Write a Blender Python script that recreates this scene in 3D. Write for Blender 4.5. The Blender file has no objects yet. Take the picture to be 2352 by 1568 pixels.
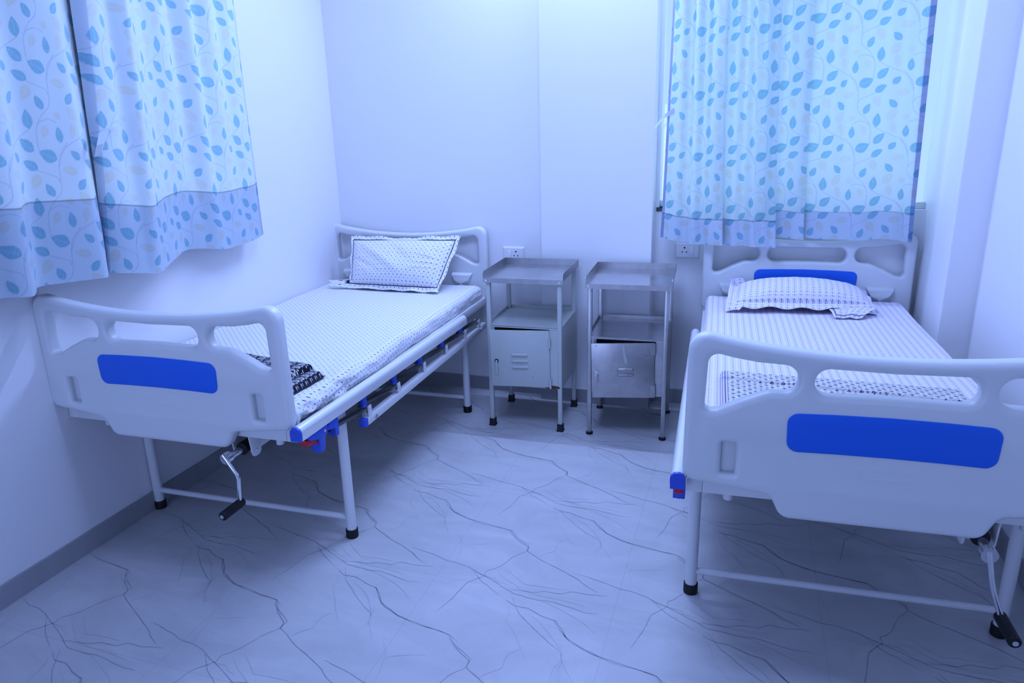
import bpy, bmesh, math, random
import numpy as np
from mathutils import Vector, Matrix, noise

random.seed(7)
scene = bpy.context.scene
COL = scene.collection
PI = math.pi

# ------------------------------------------------------------------ helpers
def link(o, parent=None):
    COL.objects.link(o)
    if parent: o.parent = parent
    return o

def empty(name, loc, rz=0):
    o = bpy.data.objects.new(name, None)
    o.location = loc; o.rotation_euler = (0, 0, rz); o.empty_display_size = .1
    return link(o)

def tag(o, label=None, cat=None, group=None, kind=None):
    if label: o['label'] = label
    if cat: o['category'] = cat
    if group: o['group'] = group
    if kind: o['kind'] = kind
    return o

class MB:
    """collects shapes and links them as ONE mesh object"""
    def __init__(s): s.v = []; s.f = []; s.m = []
    def add(s, vs, fs, mi=0):
        b = len(s.v); s.v += [tuple(v) for v in vs]
        s.f += [[b + i for i in f] for f in fs]; s.m += [mi] * len(fs); return s
    def box(s, x0, x1, y0, y1, z0, z1, mi=0):
        v = [(x, y, z) for x in (x0, x1) for y in (y0, y1) for z in (z0, z1)]
        return s.add(v, [(0,1,3,2),(4,6,7,5),(0,4,5,1),(2,3,7,6),(0,2,6,4),(1,5,7,3)], mi)
    def tube(s, path, r, n=20, mi=0, caps=True, r1=None):
        path = [Vector(p) for p in path]; rings = []
        up = None
        for i, p in enumerate(path):
            if i == 0: d = path[1] - p
            elif i == len(path) - 1: d = p - path[-2]
            else: d = (path[i+1] - p).normalized() + (p - path[i-1]).normalized()
            d.normalize()
            if up is None:
                a = Vector((0,0,1)) if abs(d.z) < .9 else Vector((1,0,0))
                up = d.cross(a).normalized()
            up = (up - d * up.dot(d)).normalized(); w = d.cross(up)
            rr = r if r1 is None else r + (r1 - r) * i / (len(path) - 1)
            rings.append([p + (up * math.cos(2*PI*k/n) + w * math.sin(2*PI*k/n)) * rr for k in range(n)])
        vs = [q for ring in rings for q in ring]; fs = []
        for i in range(len(path) - 1):
            for k in range(n):
                fs.append((i*n+k, i*n+(k+1)%n, (i+1)*n+(k+1)%n, (i+1)*n+k))
        if caps:
            fs.append(tuple(range(n))[::-1]); fs.append(tuple((len(path)-1)*n + k for k in range(n)))
        return s.add(vs, fs, mi)
    def prism(s, poly, axis, a, b, mi=0):
        def mk(p, t):
            if axis == 'x': return (t, p[0], p[1])
            if axis == 'y': return (p[0], t, p[1])
            return (p[0], p[1], t)
        n = len(poly)
        vs = [mk(p, a) for p in poly] + [mk(p, b) for p in poly]
        fs = [tuple(range(n)), tuple(range(n, 2*n))[::-1]] + [(i, i+n, (i+1) % n + n, (i+1) % n) for i in range(n)]
        return s.add(vs, fs, mi)
    def build(s, name, mats, parent=None, smooth=True, bevel=0, loc=None, angle=35, segs=2):
        me = bpy.data.meshes.new(name); me.from_pydata(s.v, [], s.f); me.update()
        if not isinstance(mats, (list, tuple)): mats = [mats]
        for m in mats: me.materials.append(m)
        for p, mi in zip(me.polygons, s.m): p.material_index = mi
        bm = bmesh.new(); bm.from_mesh(me)
        bmesh.ops.recalc_face_normals(bm, faces=bm.faces)
        if bevel:
            es = [e for e in bm.edges if len(e.link_faces) == 2 and e.calc_face_angle(0) > .6]
            bmesh.ops.bevel(bm, geom=es, offset=bevel, segments=segs, affect='EDGES', profile=.5, clamp_overlap=True)
        bm.to_mesh(me); bm.free()
        if smooth:
            for p in me.polygons: p.use_smooth = True
            me.set_sharp_from_angle(angle=math.radians(angle))
        o = bpy.data.objects.new(name, me)
        if loc: o.location = loc
        return link(o, parent)

def mesh_np(name, V, F, mats, parent=None, uv=None, col=None, extra=None, mi=None):
    """fast grid mesh: V (n,3), F (m,4)"""
    me = bpy.data.meshes.new(name)
    n, m = len(V), len(F)
    me.vertices.add(n); me.vertices.foreach_set('co', np.ascontiguousarray(V, dtype=np.float32).ravel())
    me.loops.add(m*4); me.loops.foreach_set('vertex_index', np.ascontiguousarray(F, dtype=np.int32).ravel())
    me.polygons.add(m); me.polygons.foreach_set('loop_start', np.arange(0, m*4, 4, dtype=np.int32))
    me.polygons.foreach_set('loop_total', np.full(m, 4, dtype=np.int32))
    me.polygons.foreach_set('use_smooth', np.ones(m, dtype=bool))
    me.update(calc_edges=True)
    for mt in mats: me.materials.append(mt)
    if mi is not None: me.polygons.foreach_set('material_index', mi.astype(np.int32))
    if uv is not None:
        l = me.uv_layers.new(name='UVMap'); l.data.foreach_set('uv', uv[F.ravel()].astype(np.float32).ravel())
    if col is not None:
        a = me.color_attributes.new('Col', 'FLOAT_COLOR', 'POINT')
        a.data.foreach_set('color', np.concatenate([col, np.ones((n, 1))], 1).astype(np.float32).ravel())
    for k, arr in (extra or {}).items():
        a = me.attributes.new(k, 'FLOAT', 'POINT'); a.data.foreach_set('value', arr.astype(np.float32))
    me.validate()
    o = bpy.data.objects.new(name, me)
    return link(o, parent)

def grid_faces(nr, nc, closed=False):
    r = np.arange(nr-1)[:, None]; c = np.arange(nc if closed else nc-1)[None, :]
    a = r*nc + c; b = r*nc + (c+1) % nc
    return np.stack([a, b, b+nc, a+nc], -1).reshape(-1, 4)

def catmull(P, n):
    """dense arc-length resample of a Catmull-Rom curve through P; returns pts, arclength"""
    P = np.array(P, float); Q = []
    for i in range(len(P)-1):
        p0 = P[max(i-1, 0)]; p1 = P[i]; p2 = P[i+1]; p3 = P[min(i+2, len(P)-1)]
        t = np.linspace(0, 1, 24, endpoint=False)[:, None]
        Q.append(.5*((2*p1) + (-p0+p2)*t + (2*p0-5*p1+4*p2-p3)*t**2 + (-p0+3*p1-3*p2+p3)*t**3))
    Q = np.concatenate(Q + [P[-1:]])
    return Q

def fillet(pts, seg=8):
    """pts: (x, y, r) closed polygon -> rounded polygon"""
    out = []; n = len(pts)
    for i in range(n):
        p = Vector(pts[i][:2]); r = pts[i][2]
        a = Vector(pts[i-1][:2]) - p; b = Vector(pts[(i+1) % n][:2]) - p
        la, lb = a.length, b.length; a.normalize(); b.normalize()
        ang = a.angle(b)
        if r <= 0 or ang > 3.1: out.append((p.x, p.y)); continue
        d = min(r / math.tan(ang/2), la*.48, lb*.48); r = d * math.tan(ang/2)
        c = p + (a+b).normalized() * (r / math.sin(ang/2))
        s = p + a*d - c; e = p + b*d - c
        a0 = math.atan2(s.y, s.x); a1 = math.atan2(e.y, e.x); da = (a1-a0+PI) % (2*PI) - PI
        for k in range(seg+1):
            t = a0 + da*k/seg; out.append((c.x + r*math.cos(t), c.y + r*math.sin(t)))
    return out

def area2(p): return sum(p[i-1][0]*p[i][1] - p[i][0]*p[i-1][1] for i in range(len(p)))

def panel_mesh(name, outer, holes, thick, bev, res=4):
    """flat panel (x,z plane, thickness along y) with holes and rounded edges"""
    cu = bpy.data.curves.new('tmp_curve', 'CURVE'); cu.dimensions = '2D'; cu.fill_mode = 'BOTH'
    cu.extrude = max(thick/2 - bev, 0.0005); cu.bevel_depth = bev; cu.bevel_resolution = res; cu.offset = -bev
    for k, poly in enumerate([outer] + holes):
        if (area2(poly) > 0) != (k == 0): poly = poly[::-1]
        sp = cu.splines.new('POLY'); sp.points.add(len(poly)-1); sp.use_cyclic_u = True
        for pt, q in zip(sp.points, poly): pt.co = (q[0], q[1], 0, 1)
    o = bpy.data.objects.new('tmp_curve', cu); COL.objects.link(o)
    dg = bpy.context.evaluated_depsgraph_get()
    me = bpy.data.meshes.new_from_object(o.evaluated_get(dg))
    bpy.data.objects.remove(o); bpy.data.curves.remove(cu)
    me.name = name
    for v in me.vertices: v.co = (v.co.x, v.co.z, v.co.y)
    bm = bmesh.new(); bm.from_mesh(me)
    bmesh.ops.remove_doubles(bm, verts=bm.verts, dist=1e-5)
    bmesh.ops.recalc_face_normals(bm, faces=bm.faces); bm.to_mesh(me); bm.free()
    me.materials.clear()
    for p in me.polygons: p.use_smooth = True
    me.set_sharp_from_angle(angle=math.radians(40))
    return me

# ------------------------------------------------------------------ materials
def mat(name, col, rough=.5, metal=0, spec=.5, noise_amt=0, noise_scale=8, bump=0, bump_scale=60, coat=0):
    m = bpy.data.materials.new(name); m.use_nodes = True
    nt = m.node_tree; b = nt.nodes['Principled BSDF']
    b.inputs['Base Color'].default_value = (*col, 1); b.inputs['Roughness'].default_value = rough
    b.inputs['Metallic'].default_value = metal; b.inputs['Specular IOR Level'].default_value = spec
    b.inputs['Coat Weight'].default_value = coat
    tc = nt.nodes.new('ShaderNodeTexCoord')
    n = nt.nodes.new('ShaderNodeTexNoise'); n.inputs['Scale'].default_value = noise_scale; n.inputs['Detail'].default_value = 6
    nt.links.new(tc.outputs['Object'], n.inputs['Vector'])
    if noise_amt:
        mx = nt.nodes.new('ShaderNodeMix'); mx.data_type = 'RGBA'
        mx.inputs[6].default_value = (*[c*(1-noise_amt) for c in col], 1)
        mx.inputs[7].default_value = (*[min(1, c*(1+noise_amt)) for c in col], 1)
        nt.links.new(n.outputs['Fac'], mx.inputs[0]); nt.links.new(mx.outputs[2], b.inputs['Base Color'])
    if bump:
        n2 = nt.nodes.new('ShaderNodeTexNoise'); n2.inputs['Scale'].default_value = bump_scale; n2.inputs['Detail'].default_value = 4
        nt.links.new(tc.outputs['Object'], n2.inputs['Vector'])
        bp = nt.nodes.new('ShaderNodeBump'); bp.inputs['Strength'].default_value = bump; bp.inputs['Distance'].default_value = .01
        nt.links.new(n2.outputs['Fac'], bp.inputs['Height']); nt.links.new(bp.outputs['Normal'], b.inputs['Normal'])
    return m

class X:
    """tiny node-expression builder"""
    def __init__(s, nt, sock): s.nt = nt; s.s = sock
    def op(s, o, other=None, third=None):
        n = s.nt.nodes.new('ShaderNodeMath'); n.operation = o
        s.nt.links.new(s.s, n.inputs[0])
        for k, q in ((1, other), (2, third)):
            if q is None: continue
            if isinstance(q, X): s.nt.links.new(q.s, n.inputs[k])
            else: n.inputs[k].default_value = q
        return X(s.nt, n.outputs[0])
    def __add__(s, o): return s.op('ADD', o)
    def __sub__(s, o): return s.op('SUBTRACT', o)
    def __mul__(s, o): return s.op('MULTIPLY', o)
    def __truediv__(s, o): return s.op('DIVIDE', o)
    def abs(s): return s.op('ABSOLUTE')
    def floor(s): return s.op('FLOOR')
    def mod(s, q): return s.op('FLOORED_MODULO', q)
    def lt(s, q): return s.op('LESS_THAN', q)
    def gt(s, q): return s.op('GREATER_THAN', q)
    def max(s, q): return s.op('MAXIMUM', q)
    def min(s, q): return s.op('MINIMUM', q)
    def pow(s, q): return s.op('POWER', q)

def uv_xy(nt):
    uv = nt.nodes.new('ShaderNodeUVMap'); uv.uv_map = 'UVMap'
    sp = nt.nodes.new('ShaderNodeSeparateXYZ'); nt.links.new(uv.outputs[0], sp.inputs[0])
    return X(nt, sp.outputs[0]), X(nt, sp.outputs[1])

def soft_dot(u, v, ru, rv):
    """1 inside an ellipse, soft edge"""
    d = ((u/ru).pow(2) + (v/rv).pow(2))
    return (d*-2.2 + 2.6).op('MINIMUM', 1).op('MAXIMUM', 0)

def mix_col(nt, fac, a, b):
    mx = nt.nodes.new('ShaderNodeMix'); mx.data_type = 'RGBA'
    if isinstance(fac, X): nt.links.new(fac.s, mx.inputs[0])
    else: mx.inputs[0].default_value = fac
    for k, q in ((6, a), (7, b)):
        if isinstance(q, tuple): mx.inputs[k].default_value = (*q, 1)
        else: nt.links.new(q, mx.inputs[k])
    return mx.outputs[2]

def cloth_base(name, rough=.85, bump=.15):
    m = bpy.data.materials.new(name); m.use_nodes = True; nt = m.node_tree
    b = nt.nodes['Principled BSDF']; b.inputs['Roughness'].default_value = rough
    b.inputs['Specular IOR Level'].default_value = .2
    b.inputs['Sheen Weight'].default_value = .1
    return m, nt, b

def add_piping(nt, c, color=(.02, .02, .06)):
    at = nt.nodes.new('ShaderNodeAttribute'); at.attribute_name = 'pipe'
    return mix_col(nt, X(nt, at.outputs['Fac']), c, color)

def dotted_sheet():
    m, nt, b = cloth_base('white cloth with navy dots')
    u, v = uv_xy(nt)
    s = .0250
    d1 = soft_dot(u.mod(s) - s/2, v.mod(s) - s/2, .0026, .0030)
    d2 = soft_dot((u + s/2).mod(s) - s/2, (v + s/2).mod(s) - s/2, .0028, .0024)
    c = mix_col(nt, d1 * .92, (.83, .83, .84), (.045, .05, .15))
    c = mix_col(nt, d2 * .6, c, (.09, .10, .26))
    nt.links.new(add_piping(nt, c), b.inputs['Base Color'])
    return m

def paisley_sheet():
    m, nt, b = cloth_base('white cloth with small plum motifs')
    u, v = uv_xy(nt)
    p, q = .0255, .0115
    row = (v / q).floor().mod(2)
    cv = v.mod(q) - q/2
    cu = u.mod(p) - p/2
    big = soft_dot(cu - .0015, cv, .0031, .0033)
    hole = soft_dot(cu - .0022, cv + .0008, .0010, .0012)
    s1 = soft_dot(cu + .0058 + cv*.5, cv - .001, .0011, .0024)
    s2 = soft_dot(cu - .0078 + cv*.5, cv + .0012, .0011, .0022)
    s3 = soft_dot(cu + .0030, cv + .0040, .0011, .0010)
    base = (.80, .76, .86)
    dark, pink = (.12, .08, .22), (.42, .22, .40)
    mot = mix_col(nt, row, dark, pink)
    c = mix_col(nt, (big - hole*.7).op('MAXIMUM', 0) * .8, base, mot)
    c = mix_col(nt, s1.max(s2).max(s3) * .75, c, (.16, .12, .28))
    nt.links.new(add_piping(nt, c, (.05, .02, .09)), b.inputs['Base Color'])
    return m

def attr_cloth(name, transl=0.0, rough=.8, sheen=.15):
    m = bpy.data.materials.new(name); m.use_nodes = True; nt = m.node_tree
    b = nt.nodes['Principled BSDF']; b.inputs['Roughness'].default_value = rough; b.inputs['Specular IOR Level'].default_value = .25
    b.inputs['Sheen Weight'].default_value = sheen
    at = nt.nodes.new('ShaderNodeAttribute'); at.attribute_name = 'Col'
    nt.links.new(at.outputs['Color'], b.inputs['Base Color'])
    if transl:
        tr = nt.nodes.new('ShaderNodeBsdfTranslucent'); nt.links.new(at.outputs['Color'], tr.inputs['Color'])
        mx = nt.nodes.new('ShaderNodeMixShader')
        ta = nt.nodes.new('ShaderNodeAttribute'); ta.attribute_name = 'thin'
        f = X(nt, ta.outputs['Fac']) * transl
        nt.links.new(f.s, mx.inputs[0])
        nt.links.new(b.outputs[0], mx.inputs[1]); nt.links.new(tr.outputs[0], mx.inputs[2])
        nt.links.new(mx.outputs[0], nt.nodes['Material Output'].inputs[0])
    return m

def marble(name, col, rough):
    m = bpy.data.materials.new(name); m.use_nodes = True; nt = m.node_tree
    b = nt.nodes['Principled BSDF']; b.inputs['Roughness'].default_value = rough; b.inputs['Specular IOR Level'].default_value = .35
    tc = nt.nodes.new('ShaderNodeTexCoord')
    mp = nt.nodes.new('ShaderNodeMapping'); nt.links.new(tc.outputs['Object'], mp.inputs[0])
    mp.inputs['Rotation'].default_value = (0, 0, .6); mp.inputs['Scale'].default_value = (1, 2.4, 1)
    n = nt.nodes.new('ShaderNodeTexNoise'); n.inputs['Scale'].default_value = 2.4; n.inputs['Detail'].default_value = 9; n.inputs['Roughness'].default_value = .62
    n.inputs['Distortion'].default_value = .8
    nt.links.new(mp.outputs[0], n.inputs['Vector'])
    f = (X(nt, n.outputs['Fac']) * 2.4 - .7).op('MINIMUM', 1).op('MAXIMUM', 0)
    c = mix_col(nt, f, tuple(k*.86 for k in col), tuple(min(1, k*1.06) for k in col))
    # hairline secondary veining
    n2 = nt.nodes.new('ShaderNodeTexNoise'); n2.inputs['Scale'].default_value = 3.1; n2.inputs['Detail'].default_value = 5; n2.inputs['Distortion'].default_value = 1.6
    nt.links.new(mp.outputs[0], n2.inputs['Vector'])
    w = ((X(nt, n2.outputs['Fac']) - .5).abs() * -160 + 1.0).op('MAXIMUM', 0)
    brk = (X(nt, n.outputs['Fac']) * 4 - 1.9).op('MINIMUM', 1).op('MAXIMUM', 0)
    c = mix_col(nt, w * brk * .16, c, tuple(k*.5 for k in col))
    # tile joints every 0.6 m
    sp = nt.nodes.new('ShaderNodeSeparateXYZ'); nt.links.new(tc.outputs['Object'], sp.inputs[0])
    jx = ((X(nt, sp.outputs[0]) - 1.875 + .3).mod(.6) - .3).abs().lt(.0011)
    jy = ((X(nt, sp.outputs[1]) + 1.72 + .3).mod(.6) - .3).abs().lt(.0009)
    c = mix_col(nt, jx.max(jy) * .3, c, tuple(k*.55 for k in col))
    nt.links.new(c, b.inputs['Base Color'])
    return m

def rusty_paint(name, col):
    m = mat(name, col, .38, noise_amt=.04, noise_scale=5)
    nt = m.node_tree; b = nt.nodes['Principled BSDF']
    tc = nt.nodes.new('ShaderNodeTexCoord')
    sp = nt.nodes.new('ShaderNodeSeparateXYZ'); nt.links.new(tc.outputs['Object'], sp.inputs[0])
    x, y, z = (X(nt, sp.outputs[i]) for i in range(3))
    n = nt.nodes.new('ShaderNodeTexNoise'); n.inputs['Scale'].default_value = 70; n.inputs['Detail'].default_value = 5
    nt.links.new(tc.outputs['Object'], n.inputs['Vector'])
    nf = X(nt, n.outputs['Fac'])
    corner = (((x - .135)/.055).pow(2) + ((z - .224)/.012).pow(2)) * -1 + 1
    f = ((corner.op('MAXIMUM', 0) * 1.2 + nf - 1.05) * 9).op('MINIMUM', 1).op('MAXIMUM', 0)
    chips = ((nf - .74) * 40).op('MINIMUM', 1).op('MAXIMUM', 0) * .8
    prev = b.inputs['Base Color'].links[0].from_socket
    c = mix_col(nt, f.max(chips), prev, (.11, .05, .025))
    nt.links.new(c, b.inputs['Base Color'])
    return m

def stainless(name, col, rough, specks=True):
    m = mat(name, col, rough, metal=.92)
    nt = m.node_tree; b = nt.nodes['Principled BSDF']
    tc = nt.nodes.new('ShaderNodeTexCoord')
    n = nt.nodes.new('ShaderNodeTexNoise'); n.inputs['Scale'].default_value = 14; n.inputs['Detail'].default_value = 8; n.inputs['Roughness'].default_value = .7
    nt.links.new(tc.outputs['Object'], n.inputs['Vector'])
    nf = X(nt, n.outputs['Fac'])
    c = mix_col(nt, (nf * 2.2 - .6).op('MINIMUM', 1).op('MAXIMUM', 0), tuple(k*.75 for k in col), col)
    if specks:
        n2 = nt.nodes.new('ShaderNodeTexVoronoi'); n2.inputs['Scale'].default_value = 26
        nt.links.new(tc.outputs['Object'], n2.inputs['Vector'])
        f = (X(nt, n2.outputs['Distance']) * -22 + 1.9).op('MINIMUM', 1).op('MAXIMUM', 0) * (nf.gt(.52))
        c = mix_col(nt, f * .8, c, (.05, .045, .04))
    nt.links.new(c, b.inputs['Base Color'])
    r = nf * .25 + (rough - .12)
    nt.links.new(r.s, b.inputs['Roughness'])
    return m

M = {}
M['wall'] = mat('white wall paint', (.85, .85, .85), .55, noise_amt=.012, noise_scale=3, bump=.03, bump_scale=140, spec=.3)
M['ceiling'] = mat('white ceiling paint', (.82, .82, .82), .7)
M['floor'] = marble('grey marble tile', (.60, .60, .60), .34)
M['vein'] = mat('marble vein', (.35, .35, .38), .4, noise_amt=.3, noise_scale=30)
M['vein2'] = mat('faint marble vein', (.47, .47, .49), .4, noise_amt=.2, noise_scale=30)
M['skirt'] = marble('grey marble skirting', (.40, .41, .42), .3)
M['granite'] = mat('dark granite', (.06, .06, .07), .25, noise_amt=.4, noise_scale=120)
M['abs'] = mat('off white moulded plastic', (.73, .75, .75), .38, noise_amt=.01, noise_scale=20)
M['blue'] = mat('royal blue plastic', (.016, .155, .72), .42)
M['blueclip'] = mat('bright blue plastic', (.05, .12, .62), .38)
M['red'] = mat('red plastic', (.55, .03, .04), .4)
M['steel'] = mat('white powder coated steel', (.74, .75, .75), .35, noise_amt=.015, noise_scale=15)
M['alu'] = mat('satin white aluminium', (.80, .82, .84), .25, metal=.25)
M['chrome'] = mat('chrome', (.75, .76, .78), .16, metal=1)
M['darkchrome'] = mat('stainless rail post', (.16, .16, .17), .25, metal=1)
M['black'] = mat('black rubber', (.012, .012, .014), .55, noise_amt=.2, noise_scale=40)
M['socket'] = mat('white switch plastic', (.82, .82, .82), .3)
M['hole'] = mat('dark socket hole', (.01, .01, .012), .7)
M['cream'] = rusty_paint('pale grey enamel with rust', (.55, .58, .54))
M['inside'] = mat('dark cabinet interior', (.10, .10, .10), .8)
M['tray'] = stainless('stainless tray', (.62, .62, .62), .24, specks=False)
M['traylip'] = stainless('satin stainless lip', (.50, .50, .50), .36, specks=False)
M['inox'] = stainless('worn stainless steel', (.56, .55, .54), .34)
M['inoxtray'] = stainless('polished stainless shelf', (.66, .66, .67), .16, specks=False)
M['pale_strip'] = mat('pale grey strip', (.46, .50, .49), .4, metal=.2)
M['frame'] = mat('white aluminium window frame', (.78, .80, .80), .3)
M['dotted'] = dotted_sheet()
M['paisley'] = paisley_sheet()
M['curtain'] = attr_cloth('pale curtain with teal leaves', transl=.5, rough=.6)
M['printcloth'] = attr_cloth('printed cotton')
M['tie'] = mat('pale curtain tie', (.62, .70, .74), .7)
gm = bpy.data.materials.new('window glass'); gm.use_nodes = True
_n = gm.node_tree; _n.nodes.remove(_n.nodes['Principled BSDF'])
_t = _n.nodes.new('ShaderNodeBsdfTransparent'); _t.inputs[0].default_value = (.93, .96, .96, 1)
_g = _n.nodes.new('ShaderNodeBsdfGlossy'); _g.inputs['Roughness'].default_value = .02
_m = _n.nodes.new('ShaderNodeMixShader'); _m.inputs[0].default_value = .06
_n.links.new(_t.outputs[0], _m.inputs[1]); _n.links.new(_g.outputs[0], _m.inputs[2])
_n.links.new(_m.outputs[0], _n.nodes['Material Output'].inputs[0])
M['glass'] = gm

# ------------------------------------------------------------------ camera
CAM = Vector((2.1867, -3.62, 1.442)); FPX = 1662.06
yaw, pit, rol = -.3172, -.2936, -.0269
cy_, sy_, cp_, sp_ = math.cos(yaw), math.sin(yaw), math.cos(pit), math.sin(pit)
F0 = Vector((sy_*cp_, cy_*cp_, sp_)); R0 = Vector((cy_, -sy_, 0)); U0 = R0.cross(F0)
c_, s_ = math.cos(rol), math.sin(rol)
R1 = R0*c_ + U0*s_; U1 = U0*c_ - R0*s_
cam = bpy.data.cameras.new('camera'); co = bpy.data.objects.new('camera', cam); COL.objects.link(co)
mw = Matrix(((R1.x, U1.x, -F0.x, CAM.x), (R1.y, U1.y, -F0.y, CAM.y), (R1.z, U1.z, -F0.z, CAM.z), (0, 0, 0, 1)))
co.matrix_world = mw
cam.sensor_width = 36; cam.lens = FPX/2352*36; cam.clip_start = .05
scene.camera = co

# ------------------------------------------------------------------ the room
XR, YF, ZC = 3.06, -5.2, 2.9
YB, YP, YR = 0.0, -.07, .045          # back wall left part, pilaster, right part
PX0, PX1 = 1.193, 1.75
CX, CY = 2.945, -.44                  # column in the back right corner
WX0, WX1, WZ0, WZ1 = 1.768, 2.945, 1.022, 2.3

def structure(name, mb, m, **k):
    o = mb.build(name, m, smooth=False, **k); return tag(o, kind='structure')

structure('wall_left', MB().box(-.12, 0, YF, .3, 0, ZC), M['wall'])
b = MB(); b.box(0, PX0, YB, .3, 0, ZC)
structure('wall_back', b, M['wall'])
b = MB(); b.box(PX0, PX1, YP, .3, 0, ZC)
tag(b.build('wall_pilaster', M['wall'], bevel=.003, smooth=False), kind='structure')
b = MB(); b.box(PX1, WX0, YR, .16, 0, ZC)
b.box(WX0, WX1, YR, .16, 0, WZ0); b.box(WX0, WX1, YR, .16, WZ1, ZC)
structure('wall_window', b, M['wall'])
b = MB(); b.box(CX, XR + .12, CY, .16, 0, ZC)
tag(b.build('wall_column', M['wall'], bevel=.006, smooth=False), kind='structure')
b = MB(); b.add([(XR, CY, 0), (XR, CY, ZC), (XR + .045, -1.6, ZC), (XR + .045, -1.6, 0), (XR + .06, YF, ZC), (XR + .06, YF, 0),
                 (XR + .2, CY, 0), (XR + .2, CY, ZC), (XR + .2, YF, ZC), (XR + .2, YF, 0)],
                [(0, 1, 2, 3), (3, 2, 4, 5), (6, 9, 8, 7), (0, 6, 7, 1), (5, 4, 8, 9), (1, 7, 8, 4, 2), (0, 3, 5, 9, 6)])
structure('wall_right', b, M['wall'])
structure('wall_front', MB().box(-.12, XR + .2, YF - .12, YF, 0, ZC), M['wall'])
structure('ceiling', MB().box(-.12, XR + .2, YF - .12, .3, ZC, ZC + .1), M['ceiling'])

H = .0757
structure('baseboard_left', MB().box(0, .010, YF, -.010, 0, H), M['skirt'], bevel=.001)
structure('baseboard_back', MB().box(0, PX0, YB - .010, YB, 0, H).box(PX0 - .010, PX0, YP, YB, 0, H), M['skirt'])
structure('baseboard_pilaster', MB().box(PX0 - .010, PX1 + .010, YP - .010, YP, 0, H).box(PX1, PX1 + .010, YP, YR - .010, 0, H), M['skirt'])
structure('baseboard_window', MB().box(PX1, CX, YR - .010, YR, 0, H), M['skirt'])
b = MB(); b.box(CX - .010, CX, CY, YR - .010, 0, H); b.box(CX - .010, XR, CY - .010, CY, 0, H)
structure('baseboard_column', b, M['skirt'])
b = MB(); b.prism([(XR - .01, CY), (XR, CY), (XR + .045, -1.6), (XR + .06, YF), (XR + .05, YF), (XR + .035, -1.6)], 'z', 0, H)
structure('baseboard_right', b, M['skirt'])

# floor with the marble veins (the vein pattern repeats with every 0.6 m tile)
def floor_pt(x, y):
    d = F0 + R1*((x - 1176)/FPX) + U1*((784 - y)/FPX); t = -CAM.z/d.z
    return (CAM.x + d.x*t, CAM.y + d.y*t)
A_ = lambda L: [floor_pt(900 + x/3.2667, 820 + y/3.2667) for x, y in L]
B_ = lambda L: [floor_pt(700 + x/2.94, 1150 + y/2.94) for x, y in L]
veins = [
 (A_([(265,680),(300,715),(350,748),(338,765),(390,795),(460,830),(540,865),(600,895),(640,925),(690,950)]), 2.6),
 (A_([(390,795),(440,778),(500,765),(515,740),(540,720),(590,712)]), 1.3),
 (A_([(600,870),(660,885),(750,910),(820,935),(880,945),(960,968),(1020,995),(1065,1012),(1150,1050),(1250,1100),(1400,1130),(1500,1138),(1600,1165),(1700,1190),(1780,1197)]), 1.7),
 (A_([(1320,880),(1230,915),(1160,960),(1110,978),(1075,985),(1065,1008),(960,1045),(880,1125),(800,1185)]), 1.6),
 (A_([(765,620),(790,655),(830,685),(920,720),(1050,748),(1200,780),(1240,815),(1322,857),(1310,883)]), 2.0),
 (A_([(785,680),(775,740),(815,805)]), 1.2), (A_([(770,742),(740,760),(720,785)]), 1.0),
 (A_([(0,850),(40,905),(100,945),(130,965)]), 1.6),
 (A_([(165,985),(200,1010),(275,1020),(340,1055),(410,1075),(440,1115),(455,1150),(550,1200),(660,1245)]), 2.8),
 (A_([(660,1245),(780,1270),(900,1300),(945,1332)]), 1.6),
 (A_([(165,990),(165,1040),(140,1075),(165,1125),(185,1190),(210,1240)]), 1.0),
 (A_([(275,1048),(340,1095),(390,1170),(405,1240),(360,1280)]), 1.3),
 (A_([(870,795),(900,840),(890,900),(875,945)]), .9), (A_([(900,855),(1000,850),(1100,847)]), 1.0),
 (A_([(1150,995),(1200,1030),(1300,1080),(1400,1105),(1550,1130),(1700,1160)]), .9),
 (A_([(1200,980),(1260,1020),(1310,1055),(1400,1060),(1550,1080)]), .9),
 (B_([(1365,600),(1450,605),(1540,620),(1620,610),(1730,628),(1800,610),(1900,632),(2050,640)]), 1.8),
 (B_([(1400,650),(1450,760),(1560,880),(1650,960),(1715,1010)]), 1.6),
 (B_([(1500,590),(1520,650),(1650,695),(1750,745),(1830,790),(1900,840),(1970,910)]), 1.0),
 (B_([(1130,470),(1200,505),(1290,525),(1300,545),(1365,565)]), 1.4),
]
fl = MB()
fl.box(-.12, XR + .2, YF - .12, .3, -.05, 0, 0)
T = .6
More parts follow.
